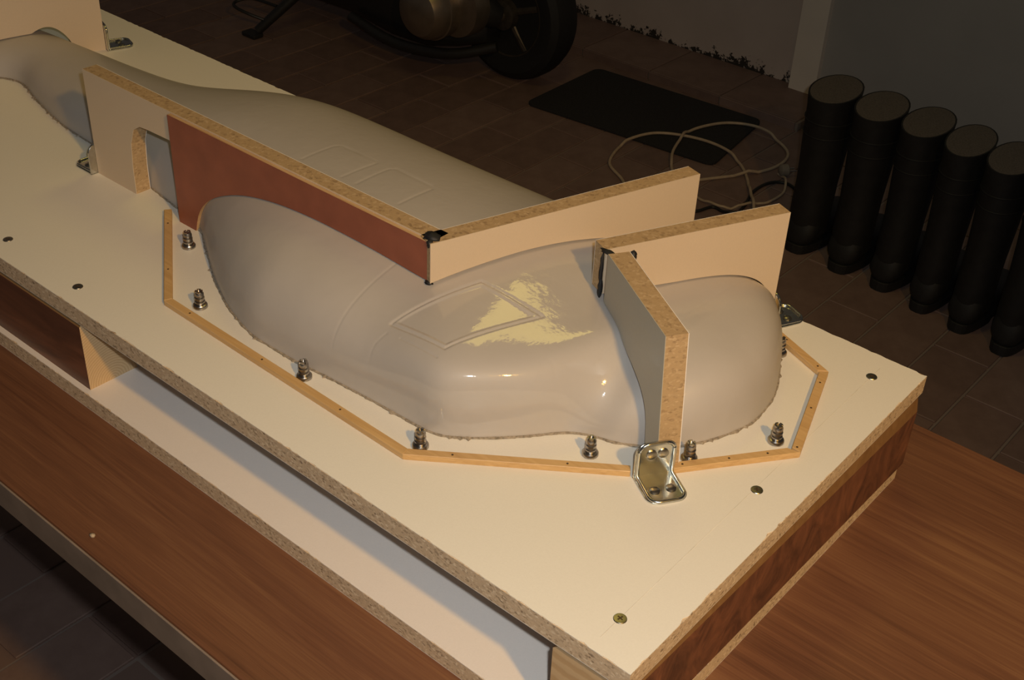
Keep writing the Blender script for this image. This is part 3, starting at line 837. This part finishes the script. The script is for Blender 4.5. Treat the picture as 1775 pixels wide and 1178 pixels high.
# ------------------------------------------------------------------ rubber boots
def ell(cx, cy, z, a, b, n=28, tilt=0., ty=0.):
    return [Vector((cx+a*math.cos(2*math.pi*k/n), cy+b*math.sin(2*math.pi*k/n), z+tilt*math.cos(2*math.pi*k/n)+ty*math.sin(2*math.pi*k/n))) for k in range(n)]
def make_boot():
    r = empty('rubber_boot', (0, 0, 0))
    rings = [(.0, .000, .052, .046, .050), (.0, .000, .085, .047, .052), (.0, .000, .120, .047, .052), (.0, .003, .17, .047, .052), (.0, .006, .24, .050, .059), (.0, .008, .30, .0535, .064), (.0, .010, .37, .055, .070), (.0, .010, .400, .058, .072)]
    out = [ell(c[0], c[1], c[2], c[3], c[4], tilt=0, ty=(.010 if c[2] > .35 else 0)) for c in rings]
    top = out[-1]
    inn = [ell(0, .010, .400, .054, .068, ty=.010), ell(0, .009, .345, .048, .062), ell(0, .006, .24, .042, .052), ell(0, .003, .16, .036, .044)]
    sh_ = MB().loft(out+inn[:1], cap=False).build('shaft', M_RUBBER, r, smooth=True)
    MB().loft(inn, cap=True).build('lining', M_LINING, sh_, smooth=True)
    for z_, a_, b_ in ((.335, .0555, .0670), (.300, .0540, .0648)):
        MB().tube([Vector((a_*math.cos(2*math.pi*k/28), .009+b_*math.sin(2*math.pi*k/28), z_)) for k in range(29)], .0018, 6).build('shaft_rib', M_RUBBER, sh_, smooth=True, angle=80)
    ft = []
    for y, a, h0, h1 in ((-.056, .010, .030, .050), (-.053, .024, .020, .066), (-.044, .037, .016, .088), (-.025, .043, .016, .105), (0, .045, .016, .115), (.05, .046, .018, .105), (.10, .048, .018, .080), (.15, .050, .018, .066), (.19, .044, .018, .056), (.215, .026, .020, .042)):
        ft.append([Vector((a*math.cos(2*math.pi*k/20), y, (h0+h1)/2+(h1-h0)/2*math.sin(2*math.pi*k/20))) for k in range(20)])
    MB().loft(ft).build('foot', M_RUBBER, r, smooth=True, angle=60)
    so = []
    for z_, g in ((0., 0.), (.024, .002)):
        pts = []
        for k in range(36):
            a = 2*math.pi*k/36; y = .082+.142*math.sin(a); wd = .047+.004*math.sin(a)
            if -.01 < y-.06 < .03: wd -= .006
            pts.append(Vector(((wd+g)*math.copysign(abs(math.cos(a))**.6, math.cos(a)), y, z_)))
        so.append(pts)
    MB().loft(so).build('sole', M_RUBBER, r, bevel=.001, seg=1)
    return r
boot0 = make_boot()
BOOTS = [((-.872, 2.035), 'black rubber boot at the left end of the row, beside the pale strip'), ((-.752, 2.025), 'second black rubber boot from the pale wall strip'),
    ((-.640, 2.022), 'third black rubber boot from the pale wall strip'), ((-.533, 2.000), 'fourth black rubber boot from the pale wall strip'), ((-.432, 1.985), 'fifth black rubber boot from the pale wall strip'), ((-.328, 1.968), 'black rubber boot cut off by the right edge of the photo')]
for k, ((x, y), lab) in enumerate(BOOTS):
    o = boot0 if k == 0 else copy_tree(boot0)
    o.location = (x, y, 0); o.rotation_euler.z = (-.02, .02, -.03, .02, -.02, .02)[k]; o.scale.x = (1, .98, .92, .86, .88, .86)[k]
    tag(o, lab, 'boot', 'rubber boots along the wall')

# ------------------------------------------------------------------ scooter in the background
sc = empty('scooter', (-2.3, 2.33, 0)); OS = sc.location.copy()
tag(sc, 'dark parked scooter whose rear wheel and engine cover show at the top', 'scooter')
wc_ = Vector((-2.050, 2.318, .205))
MB().lathe([(.128, -.046), (.150, -.056), (.178, -.056), (.197, -.042), (.205, -.018), (.205, .018), (.197, .042), (.178, .056), (.150, .056), (.128, .046)], 56, wc_, axis='Y').build('tyre', M_TYRE, sc, OS, smooth=True)
rim_ = MB().lathe([(.100, -.030), (.120, -.044), (.130, -.048), (.133, -.040), (.133, .040), (.130, .048), (.100, .03)], 48, wc_, axis='Y').build('rim', M_DARKALU, sc, OS, smooth=True)
for k in range(5):
    a = 2*math.pi*k/5+.35; ca, sa = math.cos(a), math.sin(a)
    MB().tube([wc_+Vector((ca*.02, -.035, sa*.02)), wc_+Vector((ca*.07, -.040, sa*.07)), wc_+Vector((ca*.122, -.036, sa*.122))], [.018, .012, .014], 10).build('spoke', M_DARKALU, rim_, OS, smooth=True)
MB().lathe([(.030, -.075), (.045, -.070), (.048, -.035), (.030, .05)], 28, wc_, axis='Y').build('hub', M_DARKALU, sc, OS, smooth=True)
MB().lathe([(.012, -.12), (.018, -.118), (.018, -.072)], 16, wc_, axis='Y').build('axle_nut', M_ALU, sc, OS, smooth=True)
ec = Vector((-2.175, 2.110, .235))
MB().lathe([(.015, -.105), (.045, -.101), (.070, -.088), (.084, -.066), (.089, -.045), (.089, -.040), (.093, -.038), (.093, -.030), (.090, -.028), (.092, .02), (.085, .05), (.06, .06)], 44, ec, axis='Y').build('engine_cover', M_ALU, sc, OS, smooth=True, angle=25)
MB().lathe([(.070, -.03), (.092, -.025), (.095, .0), (.095, .03), (.07, .05)], 40, ec+Vector((.055, .03, .012)), axis='Y').build('gear_case', M_ALU, sc, OS, smooth=True, angle=25)
MB().tube([ec+Vector((.05, .05, .02)), ec+Vector((.11, .09, -.01)), wc_+Vector((0, -.09, 0))], [.05, .045, .035], 14).build('swing_arm', M_BLACKMETAL, sc, OS, smooth=True)
rings = []
for x, hw_, z0_, z1_ in ((-3.10, .05, .12, .30), (-2.92, .12, .085, .34), (-2.78, .13, .075, .34), (-2.60, .13, .078, .36), (-2.42, .13, .055, .36), (-2.27, .13, .062, .30), (-2.15, .11, .095, .22), (-2.07, .05, .12, .18)):
    sg = lambda c: math.copysign(abs(c)**.6, c)
    rings.append([Vector((x, 2.25+hw_*sg(math.cos(2*math.pi*k/24)), (z0_+z1_)/2+(z1_-z0_)/2*sg(math.sin(2*math.pi*k/24)))) for k in range(24)])
MB().loft(rings).build('belly_frame', M_BLACKMETAL, sc, OS, smooth=True, angle=60)
MB().tube(smooth_path([(-2.55, 2.115, .10), (-2.35, 2.105, .075), (-2.15, 2.13, .09), (-2.02, 2.20, .13)], 5), .016, 12).build('exhaust_pipe', M_BLACKMETAL, sc, OS, smooth=True)
MB().tube([(-2.66, 2.16, .24), (-2.72, 2.06, .15), (-2.815, 1.955, .022)], [.022, .017, .015], 12).build('stand_leg', M_BLACKMETAL, sc, OS, smooth=True)
MB().box(-2.862, -2.80, 1.925, 1.965, .0012, .016).build('stand_foot', M_BLACKMETAL, sc, OS, bevel=.004)
MB().tube(smooth_path([(-2.795, 1.975, .055), (-2.84, 1.94, .075), (-2.885, 1.925, .090), (-2.90, 1.945, .098), (-2.87, 1.985, .105), (-2.775, 2.005, .10)], 5), .005, 8).build('stand_prong', M_BLACKMETAL, sc, OS, smooth=True)

# ------------------------------------------------------------------ crumb on the table
CRUMB = (.4808, -.1055)
cr = MB(); rings = []
for i in range(5):
    t_ = -1+2*i/4; rr = math.sqrt(max(0, 1-t_*t_))+.12
    rings.append([Vector((-CRUMB[0]+.0028*rr*math.cos(2*math.pi*k/9)*random.uniform(.7, 1.2), CRUMB[1]+.0022*rr*math.sin(2*math.pi*k/9)*random.uniform(.7, 1.2), TZ+.0018+.0017*t_)) for k in range(9)])
tag(cr.loft(rings).build('wood_crumb', M_CABLE, None, (-CRUMB[0], CRUMB[1], TZ), smooth=True, angle=80), 'tiny pale crumb lying on the brown table at the left', 'crumb')
